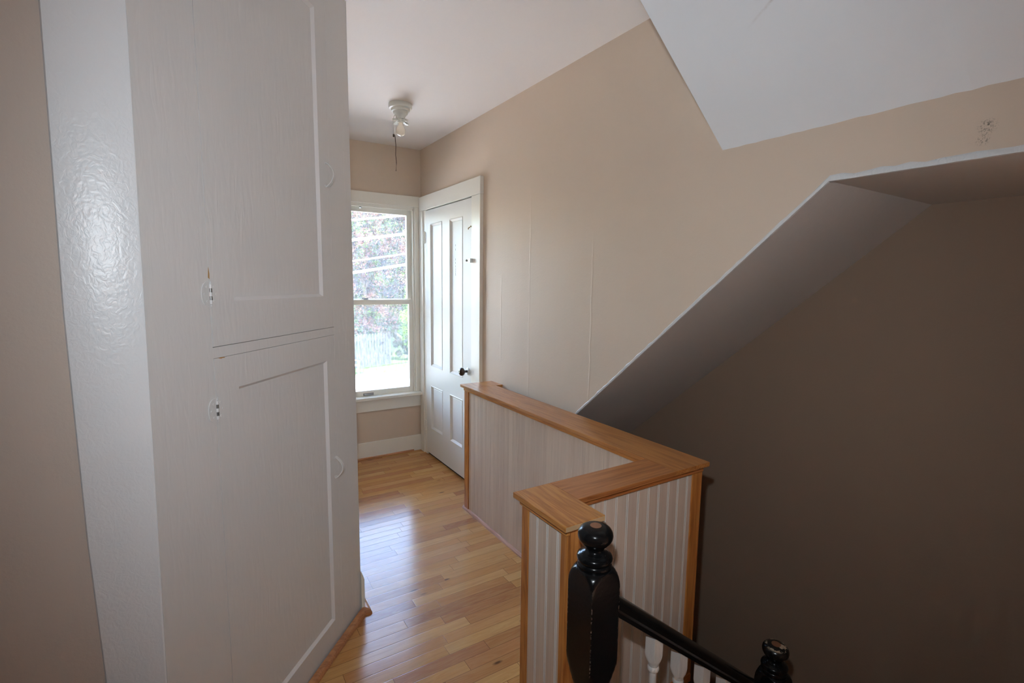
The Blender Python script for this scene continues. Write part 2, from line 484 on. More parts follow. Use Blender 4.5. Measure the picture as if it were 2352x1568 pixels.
# long wall with its sloping lower edge over the stairs
bm = bmesh.new()
zlow = lambda y: ZS + SL * (y - YS)
yz0 = YS + (ZG - ZS) / SL
prism(bm, [(-1.6, ZS), (YS, ZS), (YW + .15, zlow(YW + .15)), (YW + .15, ZC + .1), (-1.6, ZC + .1)], 'x', XL, XL + .11)
wr = tag(link('wall_right', bm, 'beige_long'), 'long beige wall whose lower edge slopes down over the stairs', kind='structure')
# wall with the window
ox0, ox1, oz0, oz1 = .722, 1.540, .475, 2.045
bm = bmesh.new()
box(bm, XW - .15, ox0, YW, YW + .16, ZG, ZC + .1)
box(bm, ox1, XL + .02, YW, YW + .16, ZG, ZC + .1)
box(bm, ox0, ox1, YW, YW + .16, oz1, ZC + .1)
box(bm, ox0, ox1, YW, YW + .16, ZG, oz0)
tag(link('wall_back', bm, 'beige'), 'beige end wall with the window in it', kind='structure')
bm = bmesh.new(); box(bm, XL, XF + .15, YW, YW + .16, ZG, ZC + .1)
tag(link('wall_stair_end', bm, 'beige'), kind='structure')
# wall beside the landing, running back from the cupboard corner
bm = bmesh.new(); box(bm, XW - .12, XW, YC, YW + .1, -.1, ZC + .05)
tag(link('wall_left', bm, 'beige'), kind='structure')
# hall wall beside the cupboard, near the camera
bm = bmesh.new(); box(bm, -1.75, -.222, 1.352, 1.46, -.1, ZC + .05)
tag(link('wall_hall', bm, 'hall'), 'beige hall wall beside the white trim board', kind='structure')
bm = bmesh.new(); box(bm, -1.85, -1.7, -1.75, 1.46, -.1, ZC + .05)
tag(link('wall_hall_side', bm, 'beige'), kind='structure')
bm = bmesh.new(); box(bm, -1.75, XF + .1, -1.75, -1.6, ZG, ZC + .05)
tag(link('wall_hall_end', bm, 'beige'), kind='structure')
# stairwell outer wall, and the inner walls of the well below the landing
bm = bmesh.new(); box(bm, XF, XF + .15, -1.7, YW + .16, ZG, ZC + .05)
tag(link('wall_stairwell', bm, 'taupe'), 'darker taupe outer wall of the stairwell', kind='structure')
bm = bmesh.new()
box(bm, .885, 1.52, 1.125, 1.16, ZG, -.045)
box(bm, 1.50, 1.54, 1.16, YW, ZG, -.045)
box(bm, .80, 1.62, -.08, 0.0, ZG, 0.0)
box(bm, .80, .865, 0.0, 1.125, ZG, -.13)
tag(link('wall_well', bm, 'beige'), kind='structure')
bm = bmesh.new(); box(bm, -1.75, XF + .1, -1.75, YW, ZG - .1, ZG)
tag(link('floor_lower', bm, 'tread'), kind='structure')
# wall south of the upper flight
bm = bmesh.new(); box(bm, 1.62, XF, -.08, 0.0, ZG, ZS); 
tag(link('wall_stair_side', bm, 'beige'), kind='structure')
# ceilings
bm = bmesh.new(); box(bm, -1.8, XL + .1, -1.7, YW + .1, ZC, ZC + .12)
tag(link('ceiling', bm, 'ceiling'), 'flat white ceiling over the landing', kind='structure')
bm = bmesh.new()
hw = (ZC - 1.9192) / .8504
prism(bm, [(XL + .01, 1.9192 - .0085), (XL + .01, ZC + .01), (XL - hw - .01, ZC + .01)], 'y', -1.62, 1.148)
bmesh.ops.subdivide_edges(bm, edges=[e for e in bm.edges if abs(e.verts[0].co.y - e.verts[1].co.y) > 1], cuts=90)
for v in bm.verts:      # the ragged paint line where slope meets wall
    if v.co.x > XL and v.co.z < 2.0 and v.co.y < 1.1:
        v.co.z += (random.random() - .5) * .003
tag(link('ceiling_slope', bm, 'slope'), 'white sloping ceiling coming down onto the long beige wall', kind='structure')
# soffit over the stairs
bm = bmesh.new()
T = .06
prism(bm, [(-1.62, ZS), (YS, ZS), (YW, zlow(YW)), (YW, zlow(YW) + T * 1.3), (YS, ZS + T * 1.3), (-1.62, ZS + T * 1.3)], 'x', XL + .1, XF + .02)
# its cut edge closes the underside of the long wall
prism(bm, [(-1.62, ZS - .001), (YS, ZS - .001), (YW, zlow(YW) - .001), (YW, zlow(YW) + .01), (YS, ZS + .01), (-1.62, ZS + .01)], 'x', XL + .001, XL + .12)
tag(link('ceiling_soffit', bm, 'soffit'), 'grey sloped underside over the descending stairs', kind='structure')
# painted ridge along the lower edge of the long wall
def ridge(name, y0, y1, n, f, amp):
    bm = bmesh.new(); prev = None
    for i in range(n + 1):
        y = y0 + (y1 - y0) * i / n; z = f(y)
        w = .012 + random.random() * .006; a = (random.random() - .5) * amp
        sec = [bm.verts.new((XL + .004, y, z - .003)), bm.verts.new((XL - .0035, y, z - .002 + a * .3)), bm.verts.new((XL - .005, y, z + w * .5 + a)), bm.verts.new((XL + .001, y, z + w + a))]
        if prev:
            for k in range(4): bm.faces.new((prev[k], prev[(k + 1) % 4], sec[(k + 1) % 4], sec[k]))
        else: bm.faces.new(sec)
        prev = sec
    bm.faces.new(prev[::-1])
    return tag(link(name, bm, 'ridge_gloss', smooth=50), kind='structure')
ridge('trim_1', -1.5, YS, 70, lambda y: ZS, .003)
ridge('trim_2', YS, 2.6, 90, zlow, .003)

# baseboards
bm = bmesh.new()
box(bm, XW, XL - .02, YW - .018, YW, 0, .135, bev=.003)
tag(link('baseboard_back', bm, 'trim'), 'cream baseboard under the window', kind='structure')
bm = bmesh.new(); prism(bm, [(YW - .03, .0), (YW - .018, 0), (YW - .018, .014), (YW - .024, .013), (YW - .029, .007)], 'x', XW, XL - .09)
tag(link('trim_3', bm, 'shoe'), 'thin orange shoe moulding under the window baseboard', kind='structure')
bm = bmesh.new()
prism(bm, [(XW, 0), (XW + .014, 0), (XW + .014, .150), (XW + .010, .165), (XW + .003, .185), (XW, .19)], 'y', YC - .012, YW - .02)
tag(link('baseboard_left', bm, 'trim'), 'white baseboard end showing past the cupboard corner', kind='structure')

# ------------------------------------------------------------------ cupboard frame of reference
PH = .7178
CUP_RZ = PI / 2 - PH
cup = thing('corner_cupboard', (XW, YC, 0), 'tall off-white painted built-in corner cupboard with one door above the other', 'cupboard', rz=CUP_RZ)
# local x runs from the hall (-.97) to the corner (0); local y goes into the wall
ZT = ZC
SU0, SU1 = -.7775, -.163
UZ0, UZ1, LZ0, LZ1 = 1.274, 2.45, .035, 1.243
bm = bmesh.new()
lt, lb = -.950, -.990
vs = [(lt, ZT), (SU0 - .0012, ZT), (SU0 - .0012, 0), (lb, 0)]
prism(bm, vs, 'y', 0.0, .022)
box(bm, SU1 + .0012, 0.001, 0, .022, 0, ZT)
box(bm, SU0 - .0012, SU1 + .0012, 0.0, .022, UZ1 + .0008, ZT)
box(bm, SU0 - .0012, SU1 + .0012, 0.0, .022, LZ1 + .0010, UZ0 - .0016)
box(bm, SU0 - .0012, SU1 + .0012, 0.0, .022, 0, LZ0 - .001)
link('face_frame', bm, 'cupboard', cup)
bm = bmesh.new(); box(bm, -.95, -.02, .024, .03, 0, ZT)
link('gap_shade_sheet', bm, 'dark_gap', cup)  # near-black sheet standing in for the shade behind the door gaps
def cup_door(z0, z1, px0, px1, pz0, pz1, label):
    d = thing('door', (0, 0, 0), None, None); d.parent = cup
    if label: d['label'] = label
    bm = bmesh.new(); g = .0006
    box(bm, SU0 + g, px0, -.0005, .02, z0, z1)
    box(bm, px1, SU1 - g, -.0005, .02, z0, z1)
    box(bm, px0, px1, -.0005, .02, z0, pz0)
    box(bm, px0, px1, -.0005, .02, pz1, z1)
    box(bm, px0, px1, .0095, .018, pz0, pz1)
    link('door_board', bm, 'cupboard', d)
    # sloped bead round the recessed panel
    bm = bmesh.new(); w, dp = .009, .0095
    o = [(px0, pz0), (px1, pz0), (px1, pz1), (px0, pz1)]
    i_ = [(px0 + w, pz0 + w), (px1 - w, pz0 + w), (px1 - w, pz1 - w), (px0 + w, pz1 - w)]
    vo = [bm.verts.new((a, -.0004, b)) for a, b in o]; vi = [bm.verts.new((a, dp, b)) for a, b in i_]
    for q in range(4): bm.faces.new((vo[q], vo[(q + 1) % 4], vi[(q + 1) % 4], vi[q]))
    link('panel_bead', bm, 'bevel', d)
    return d
up = cup_door(UZ0, UZ1, -.692, -.232, 1.39, 2.37, 'upper door with a tall recessed panel')
lo = cup_door(LZ0, LZ1, -.691, -.221, .118, 1.152, 'lower door with a recessed panel')
def cup_handle(z0, z1, s, par, depth=.030):
    bm = bmesh.new(); n = 14
    pts = [(s, -.0005, z0 + .008), (s, -.004, z0)]
    for i in range(n + 1):
        t = i / n; pts.append((s, -.004 - depth * math.sin(PI * t) ** .8, z0 + (z1 - z0) * t))
    pts += [(s, -.004, z1), (s, -.0005, z1 - .008)]
    # flat strap pull
    prev = None
    for i, p in enumerate(pts):
        a = Vector(pts[max(i - 1, 0)]); b = Vector(pts[min(i + 1, len(pts) - 1)])
        t = (b - a).normalized(); nn = t.cross(Vector((1, 0, 0))).normalized() * .0016
        hw_ = .0062
        P_ = Vector(p)
        sec = [bm.verts.new(P_ + nn + Vector((-hw_, 0, 0))), bm.verts.new(P_ + nn + Vector((hw_, 0, 0))), bm.verts.new(P_ - nn + Vector((hw_, 0, 0))), bm.verts.new(P_ - nn + Vector((-hw_, 0, 0)))]
        if prev:
            for k in range(4): bm.faces.new((prev[k], prev[(k + 1) % 4], sec[(k + 1) % 4], sec[k]))
        else: bm.faces.new(sec)
        prev = sec
    bm.faces.new(prev[::-1])
    link('handle', bm, 'cupboard', par, smooth=40)
cup_handle(1.782, 1.868, -.190, up)
cup_handle(.688, .772, -.186, lo)
def cup_hinge(z, par):
    bm = bmesh.new()
    for sgn in (-1, 1):
        pts = []
        for i in range(13):
            a = -PI / 2 + PI * i / 12
            pts.append((SU0 + sgn * (.003 + .026 * math.cos(a) ** .7), z + .032 * math.sin(a)))
        prism(bm, pts, 'y', -.0024, 0.0)
        for dx, dz in ((.012, .018), (.020, 0), (.012, -.018)):
            lathe_dir(bm, [(0, .0035), (.0012, .003)], (SU0 + sgn * dx, -.0023, z + dz), (0, -1, 0), 8)
    link('hinge_leaf', bm, 'cupboard', par, smooth=30)
    bm = bmesh.new()
    bm2 = bmesh.new()
    zz = [z - .025, z - .015, z - .005, z + .005, z + .015, z + .025]
    for i in range(5):
        lathe_dir(bm if i % 2 == 0 else bm2, [(0, .0036), (.0098, .0036)], (SU0, -.003, zz[i]), (0, 0, 1), 12)
    link('hinge_barrel', bm, 'bevel', par, smooth=40)
    link('hinge_pin', bm2, 'steel', par, smooth=40)
cup_hinge(1.410, up); cup_hinge(1.108, lo)
bm = bmesh.new()
prism(bm, [(SU0 - .003, 1.452), (SU0 + .0015, 1.448), (SU0 + .002, 1.462), (SU0 - .0005, 1.478)], 'y', -.0008, .0)
link('bare_wood_chip', bm, 'brown_chip', cup); bm = bmesh.new()
prism(bm, [(-.762, 1.2428), (-.752, 1.2440), (-.741, 1.2430), (-.737, 1.2405), (-.748, 1.2412), (-.752, 1.2400)], 'y', -.0012, 0)
link('bare_wood_chip', bm, 'brown_chip', cup)
# orange shoe moulding at the cupboard foot and round its corner
sm = bmesh.new()
cs = Vector((math.sin(PH), math.cos(PH), 0)); cn = Vector((math.cos(PH), -math.sin(PH), 0)); O = Vector((XW, YC, 0))
prof = [(0, 0), (.024, 0), (.023, .008), (.018, .016), (.010, .021), (0, .023)]
def sweep(bm, path, prof, mats=0):
    rings = []
    for i, (p, nrm) in enumerate(path):
        rings.append([bm.verts.new(Vector(p) + Vector(nrm) * a + Vector((0, 0, b))) for a, b in prof])
    for r0, r1 in zip(rings, rings[1:]):
        for k in range(len(prof)): bm.faces.new((r0[k], r0[(k + 1) % len(prof)], r1[(k + 1) % len(prof)], r1[k]))
    bm.faces.new(rings[0]); bm.faces.new(rings[-1][::-1])
pA = O - cs * 1.0; mit = (cn + Vector((.0, -1, 0)))
mit = mit / max(mit.dot(cn), .01)
cB = O + Vector((0, -.013, 0))
cC = Vector((XW + .014, YC - .013, 0))
sweep(sm, [(pA, cn), (O + Vector((0, -.012, 0)), mit), (cC, Vector((1, -1, 0))), (Vector((XW + .014, YW - .03, 0)), Vector((1, 0, 0)))], prof)
tag(link('trim_4', sm, 'shoe'), 'orange quarter-round moulding at the cupboard foot', kind='structure')

# glossy trim board between cupboard and hall wall
bm = bmesh.new()
n = 40
lx = [(-.2304, 1.967), (-.2379, 1.381), (-.2337, .873), (-.2244, .551)]
def lerp_edge(z):
    if z >= 1.967: return -.2304 + (z - 1.967) * .004
    for (xa, za), (xb, zb_) in zip(lx, lx[1:]):
        if z >= zb_: return xb + (xa - xb) * (z - zb_) / (za - zb_)
    return -.2244
rows = []
for i in range(n + 1):
    z = ZC * i / n
    s_ = lb + (lt - lb) * z / ZT
    xr_ = XW + s_ * cs.x; yr_ = YC + s_ * cs.y
    xl_ = lerp_edge(z)
    rows.append([bm.verts.new(p) for p in ((xl_, 1.356, z), (xl_ + .001, 1.3505, z), (xl_ + .004, 1.3475, z), (xr_ - .004, yr_ - .001, z), (xr_ + .001, yr_ + .002, z), (xr_ + .001, 1.40, z))])
for a_, b_ in zip(rows, rows[1:]):
    for k in range(5): bm.faces.new((a_[k], a_[k + 1], b_[k + 1], b_[k]))
tag(link('trim_5', bm, 'jamb', smooth=35), 'glossy bluish-white trim board beside the cupboard', kind='structure')

# ------------------------------------------------------------------ window
win = thing('window_1', (0, 0, 0), 'double-hung sash window with dusty panes at the end of the landing', None, kind='structure')
bm = bmesh.new()
box(bm, ox0 - .115, XL - .021, YW - .022, YW, 2.045, 2.130, bev=.002)
box(bm, 1.529, XL - .021, YW - .019, YW, oz0 + .045, 2.045, bev=.002)
box(bm, ox0 - .105, ox0 - .004, YW - .019, YW, oz0 + .045, 2.045, bev=.002)
link('casing', bm, 'trim', win)
bm = bmesh.new()
for (x0, x1) in ((ox0 - .0, ox0 + .012), (ox1 - .012, ox1)):
    box(bm, x0, x1, YW - .004, YW + .155, oz0, oz1)
box(bm, ox0, ox1, YW - .004, YW + .155, oz1 - .014, oz1)
box(bm, ox0, ox1, YW + .01, YW + .165, oz0, oz0 + .012)
# stops
for (x0, x1) in ((ox0 + .012, ox0 + .024), (ox1 - .024, ox1 - .012)):
    box(bm, x0, x1, YW - .002, YW + .010, oz0 + .02, oz1 - .014, bev=.001)
    box(bm, x0 + .002, x1 - .002, YW + .045, YW + .052, oz0 + .02, oz1 - .014)
    box(bm, x0, x1, YW + .094, YW + .12, oz0 + .02, oz1 - .014)
box(bm, ox0 + .012, ox1 - .012, YW - .002, YW + .010, oz1 - .028, oz1 - .014, bev=.001)
link('jamb', bm, 'trim', win)
bm = bmesh.new(); box(bm, ox0 - .125, XL - .021, YW - .062, YW + .012, .492, .517, bev=.006)
link('sill', bm, 'trim', win)
bm = bmesh.new(); box(bm, ox0 - .105, XL - .021, YW - .019, YW, .392, .492, bev=.002)
link('apron', bm, 'trim', win)
def sash(name, y0, y1, x0, x1, z0, z1, st, top, bot):
    bm = bmesh.new()
    box(bm, x0, x0 + st, y0, y1, z0, z1, bev=.002); box(bm, x1 - st, x1, y0, y1, z0, z1, bev=.002)
    box(bm, x0 + st, x1 - st, y0, y1, z0, z0 + bot, bev=.002); box(bm, x0 + st, x1 - st, y0, y1, z1 - top, z1, bev=.002)
    s_ = link(name, bm, 'trim', win)
    bm = bmesh.new(); ym = (y0 + y1) / 2 + .003
    box(bm, x0 + st - .003, x1 - st + .003, ym, ym + .003, z0 + bot - .003, z1 - top + .003)
    link('glass_pane', bm, 'glass', s_)
    return s_
ls = sash('sash', YW + .012, YW + .044, ox0 + .019, ox1 - .019, .508, 1.296, .038, .040, .052)
us = sash('sash', YW + .056, YW + .088, ox0 + .013, ox1 - .013, 1.262, oz1 - .016, .040, .045, .040)
ls['label'] = 'lower sash with a metal lift'; us['label'] = 'upper sash'
# sash lock, lift, and the small catch at the head
bm = bmesh.new()
lathe_dir(bm, [(0, .018), (.006, .018), (.010, .012)], (1.13, YW + .03, 1.296), (0, 0, 1), 16)
box(bm, 1.095, 1.15, YW + .022, YW + .032, 1.303, 1.309)
link('sash_lock', bm, 'steel', ls)
bm = bmesh.new()
box(bm, 1.088, 1.172, YW + .009, YW + .012, .521, .541)
prism(bm, [(YW + .010, .538), (YW - .002, .530), (YW - .002, .527), (YW + .010, .533)], 'x', 1.094, 1.166)
link('sash_lift', bm, 'steel', ls)
bm = bmesh.new()
box(bm, 1.089, 1.107, YW + .006, YW + .02, 2.018, 2.032)
lathe_dir(bm, [(0, .006), (.006, .009), (.012, .009), (.014, .004)], (1.098, YW + .012, 2.018), (0, -.3, -1), 12)
link('sash_catch', bm, 'chrome', win)

# ------------------------------------------------------------------ panelled door in the long wall
DY0, DY1, DZ0, DZ1 = 3.014, 3.808, .022, 2.005
XD = XL - .009       # face of the door
dr = thing('door_1', (XL, 0, 0), 'narrow cream four-panel door in the corner of the landing', None, kind='structure')
bm = bmesh.new()
F = -.026
box(bm, F, 0, 2.887, 3.940, 2.012, 2.123, bev=.002)
box(bm, F + .001, 0, 2.890, 3.010, 0, 2.011, bev=.002)
box(bm, F + .001, 0, 3.866, 3.940, 0, 2.011, bev=.002)
box(bm, F + .012, 0, 3.822, 3.866, 0, 2.011)
link('casing', bm, 'trim', dr)
bm = bmesh.new(); box(bm, -.0012, -.0002, 3.004, 3.830, .0, 2.020)
link('jamb_shadow_gap', bm, 'dark_gap', dr)
st_in = dict(p1=(3.530, 3.757), p2=(3.185, 3.412))
sl = bmesh.new()
X0, X1 = -.016, -.0015
ys = [DY0, 3.153, 3.370, 3.500, 3.728, DY1 + .012]
zs_ = [DZ0, .238, .604, .763, 1.898, DZ1]
for (a, b) in ((ys[0], ys[1]), (ys[2], ys[3]), (ys[4], ys[5])): box(sl, X0, X1, a, b, DZ0, DZ1)
for (a, b) in ((ys[1], ys[2]), (ys[3], ys[4])):
    for (c, d) in ((zs_[0], zs_[1]), (zs_[2], zs_[3]), (zs_[4], zs_[5])): box(sl, X0, X1, a, b, c, d)
slab = link('door_slab', sl, 'door', dr)
for (a, b) in ((ys[1], ys[2]), (ys[3], ys[4])):
    for (c, d) in ((zs_[1], zs_[2]), (zs_[3], zs_[4])):
        bm = bmesh.new(); w = .020
        oo = [(a, c), (b, c), (b, d), (a, d)]
        lv = [(0, X0 - .0002), (.006, X0 - .003), (.012, X0 + .004), (w, -.0040), (w + .004, -.0055)]
        rings = []
        for off, xx in lv:
            rings.append([bm.verts.new((xx, *p)) for p in ((a + off, c + off), (b - off, c + off), (b - off, d - off), (a + off, d - off))])
        for r0, r1 in zip(rings, rings[1:]):
            for q in range(4): bm.faces.new((r0[q], r0[(q + 1) % 4], r1[(q + 1) % 4], r1[q]))
        bm.faces.new(rings[-1])
        link('panel', bm, 'door', slab)
# old vertical paint crack on the lock-side panel
bm = bmesh.new()
random.seed(3)
for z in (1.70, 1.67, 1.60, 1.575, 1.55, 1.53, 1.515, 1.50, 1.49):
    y = 3.290 + (random.random() - .5) * .004
    prism(bm, [(y - .001, z), (y + .001, z + .002), (y + .0012, z + .012), (y - .001, z + .014)], 'x', -.0062, -.0054)
link('paint_crack', bm, 'dark_gap', slab)
def hinge(z0, z1):
    bm = bmesh.new()
    lathe_dir(bm, [(0, .002), (.002, .0065), ((z1 - z0) * .98, .0065), ((z1 - z0), .003)], (F + .004, 3.836, z0), (0, 0, 1), 12)
    box(bm, F + .006, F + .009, 3.815, 3.858, z0 + .006, z1 - .006)
    link('hinge', bm, 'trim', dr)
hinge(1.75, 1.845); hinge(.20, .29)
kb = bmesh.new()
lathe_dir(kb, [(0, .010), (.014, .009), (.030, .010), (.034, .018), (.040, .026), (.050, .029), (.060, .026), (.067, .016), (.069, .002)], (X0, 3.070, .826), (-1, 0, 0), 24)
k_ = link('knob', kb, 'knob', slab, smooth=60)
bm = bmesh.new(); lathe_dir(bm, [(0, .027), (.003, .027), (.006, .022), (.009, .014)], (X0, 3.070, .826), (-1, 0, 0), 24)
link('knob_rose', bm, 'porcelain', slab, smooth=40)
bm = bmesh.new()
box(bm, F - .022, F + .001, 2.985, 3.022, 1.575, 1.603, bev=.002)
lathe_dir(bm, [(0, .006), (.012, .006), (.018, .010), (.024, .008)], (F - .010, 3.016, 1.589), (-.6, .8, 0), 12)
box(bm, F - .012, F + .004, 3.022, 3.044, 1.578, 1.600)
link('latch', bm, 'chrome', dr)
bm = bmesh.new()
tube(bm, [(F, 3.026, 1.812), (F - .006, 3.034, 1.806), (F - .004, 3.044, 1.806), (F - .002, 3.048, 1.799)], .0035, 8)
lathe_dir(bm, [(0, .005), (.005, .004)], (F, 3.012, 1.815), (-1, 0, 0), 10)
link('latch_hook', bm, 'brass', dr)

# ------------------------------------------------------------------ half wall round the stairwell
hwl = thing('half_wall', (0, 0, 0), 'stepped beadboard half wall with an orange wood cap around the stairwell', 'half wall')
ZK, CT = .8106, .0165
def cap(x0, x1, y0, y1, mat, label=None):
    bm = B(x0, x1, y0, y1, ZK - CT, ZK, bev=.0018)
    o = link('cap_board', bm, mat, hwl, loc=None)
    if label: o['label'] = label
    return o
cap(.786, .926, .972, 1.2314, 'cap_pale', 'pale short cap board by the black newel')
link('end_grain', B(.7875, .9245, .9712, .972, ZK - CT + .0015, ZK - .0015), 'end_grain', hwl)
cap(.9262, 1.3609, 1.0881, 1.2314, 'cap_x', 'darker reddish cap board')
cap(1.3611, 1.541, 1.0881, 2.6255, 'cap_y', 'long cap board')
cap(1.3611, XL - .001, 2.6257, 2.765, 'cap_pale', 'short cap board against the wall')
BX = .0245   # overhang
bx0, bx1 = .8105, .9015
yb0, yb1 = 1.1126, 1.2069
fx0, fx1 = 1.386, 1.516
# cores under the caps
bm = bmesh.new()
box(bm, bx0 + .006, bx1 - .006, .998, yb1 - .006, 0, ZK - CT)
box(bm, bx1 - .01, fx1 - .006, yb0 + .006, yb1 - .006, -.035, ZK - CT)
box(bm, fx0 + .006, fx1 - .006, yb0 + .006, 2.735, 0, ZK - CT)
box(bm, fx0 + .006, XL - .001, 2.642, 2.735, 0, ZK - CT)
link('core', bm, 'post', hwl)
# mouldings under the cap
zt, zb_ = ZK - CT, ZK - CT - .030
def mold(x0, x1, y0, y1, mat):
    bm = bmesh.new()
    box(bm, x0, x1, y0, y1, zt - .020, zt, bev=.002); 
    link('cap_moulding', bm, mat, hwl)
mold(bx0 - .010, bx0 + .004, .986, yb1 + .010, 'mould_y')
mold(bx0 + .0042, fx0 - .0112, yb1 - .004, yb1 + .010, 'mould_x')
mold(fx0 - .011, fx0 + .004, yb1 + .010, 2.745, 'mould_y')
mold(bx1 + .010, fx1 + .010, yb0 - .011, yb0 + .004, 'mould_x')
mold(fx1 - .004, fx1 + .010, yb0 + .004, 2.63, 'mould_y')
mold(fx1 + .010, XL - .001, 2.630, 2.644, 'mould_x')
mold(bx1 - .004, bx1 + .010, .996, yb0 + .004, 'mould_y')
# corner boards
def post(x0, x1, y0, y1, z0=0.0, z1=None):
    link('corner_board', B(x0, x1, y0, y1, z0, z1 if z1 else zt - .002, bev=.0015), 'post', hwl)
post(bx0 - .004, bx0 + .006, 1.176, yb1 + .004)                 # left face, far edge
post(bx0 - .004, bx0 + .006, .990, 1.017)                       # left face, near edge
post(bx0 + .0061, bx1 + .004, .990, .998)                       # near end board
post(bx1 - .006, bx1 + .006, .9981, 1.03)
post(fx0 - .007, fx0 + .006, 2.690, 2.742)                      # far end
post(fx0 + .0061, XL - .001, 2.735, 2.742)
post(XL - .03, XL - .001, 2.634, 2.642)
post(1.4755, fx1 + .003, yb0 - .005, yb0 + .006, -.035)         # right edge of the stair face
post(fx1 + .0031, fx1 + .012, yb0 - .005, yb0 + .045, -.035)
post(bx1 + .0065, bx1 + .022, yb0 - .003, yb0 + .006, -.035)
# beadboard with real grooves
def bead(axis, fixed, a0, a1, z0, z1, nrm, g0, gm='groove', dth=.0022):
    """panel face at 'fixed', running a0..a1, grooves every .0493 from g0; nrm = outward sign"""
    bm = bmesh.new(); P_ = .0493
    t, hw_ = .008, .0011
    pts = [(a0, 0, 0)]
    g = g0
    while g < a1 - .004:
        if g > a0 + .004:
            for c in (g - .0032, g + .0032):
                pts += [(c - hw_ - .0004, 0, 0), (c - hw_, -dth, 1), (c + hw_, -dth, 1), (c + hw_ + .0004, 0, 1)]
        g += P_
    pts.append((a1, 0, 0))
    lo_, hi_ = [], []
    for a, d, mi in pts:
        q = fixed + nrm * d
        co = (a, q) if axis == 'x' else (q, a)
        lo_.append(bm.verts.new((co[0], co[1], z0))); hi_.append(bm.verts.new((co[0], co[1], z1)))
    for i in range(len(pts) - 1):
        f = bm.faces.new((lo_[i], lo_[i + 1], hi_[i + 1], hi_[i]))
        f.material_index = 1 if pts[i + 1][2] else 0
        if pts[i][2] and not pts[i + 1][2]: f.material_index = 0
    q = fixed - nrm * t
    ends = [(a0, q), (a1, q)] if axis == 'x' else [(q, a0), (q, a1)]
    e = [bm.verts.new((*ends[0], z0)), bm.verts.new((*ends[1], z0)), bm.verts.new((*ends[1], z1)), bm.verts.new((*ends[0], z1))]
    bm.faces.new((e[1], e[0], e[3], e[2]))
    bm.faces.new((lo_[0], e[0], e[3], hi_[0])); bm.faces.new((lo_[-1], e[1], e[2], hi_[-1]))
    return link('beadboard_panel', bm, ['bead', gm], hwl)
zbt = zt - .018
bead('y', bx0, 1.0171, 1.1759, 0, zbt, -1, 1.0351)
bead('y', fx0, yb1 + .0, 2.6899, 0, zbt, -1, 1.24, 'groove_faint', .0007)
bead('x', yb0, bx1 + .023, 1.4754, -.03, zbt, -1, .9587)
bead('x', yb1, bx0 + .006, fx0 - .008, 0, zbt, 1, .84)
bead('y', fx1, yb0 + .046, 2.64, 0, zbt, 1, 1.2)
bead('x', 2.642, fx1 + .002, XL - .031, 0, zbt, -1, 1.53)
# moulding on the floor
def shoe(bm, axis, fixed, a0, a1, out, r=.013):
    pr = [(0, 0), (out * r, 0), (out * r * .92, r * .5), (out * r * .55, r * .95), (0, r * 1.1)]
    if axis == 'y': prism(bm, [(fixed + a, b) for a, b in pr], 'y', a0, a1)
    else: prism(bm, [(fixed + a, b) for a, b in pr], 'x', a0, a1)
bm = bmesh.new(); shoe(bm, 'y', fx0 - .001, yb1, 2.757, -1, .014); link('shoe_moulding', bm, 'shoe_pale', hwl)
bm = bmesh.new(); shoe(bm, 'y', bx0 - .004, .986, yb1 + .01, -1, .012); link('shoe_moulding', bm, 'shoe_pale', hwl)
bm = bmesh.new(); box(bm, bx1 + .0, fx1 + .006, yb0 - .012, yb0 + .01, -.062, -.030, bev=.003); link('bottom_rail', bm, 'mould_x', hwl)

# ------------------------------------------------------------------ stairs
stairs = thing('staircase', (.885, 0, 0), 'wooden stairs going down from the landing behind the black railing', None, kind='structure')
RIS, RUN = .200, .2465
for i in range(3):
    x0 = .885 + RUN * i - .885
    z = -RIS * (i + 1)
    link('tread', B(x0 - .02, x0 + RUN + .0, .001, .905, z - .028, z, bev=.004), 'tread', stairs)
    link('riser', B(x0 - .018, x0, .001, .90, z, z + RIS - .028 if i else -.03), 'trim', stairs)
link('riser', B(.7395 - .018, .7395, .001, .90, -4 * RIS, -3 * RIS - .028), 'trim', stairs)
link('landing_tread', B(.7395 - .02, XF - .886, .001, .905, -4 * RIS - .03, -4 * RIS, bev=.004), 'tread', stairs)
for i in range(11):
    y0 = .905 + .232 * i; z = -4 * RIS - RIS * (i + 1)
    if z < ZG + .05: break
    link('tread', B(1.545 - .885, XF - .886, y0 - .02, y0 + .232, z - .028, z, bev=.004), 'tread', stairs)
    link('riser', B(1.545 - .885, XF - .886, y0 - .018, y0 - .001, z, z + RIS - .03), 'trim', stairs)
# outer stringer under the balusters
bm = bmesh.new()
prism(bm, [(-.06, -.02), (.0, -.02), (.76, -.62), (.76, -.95), (-.06, -.30)], 'y', .9055, .935)
link('stringer', bm, 'trim', stairs)

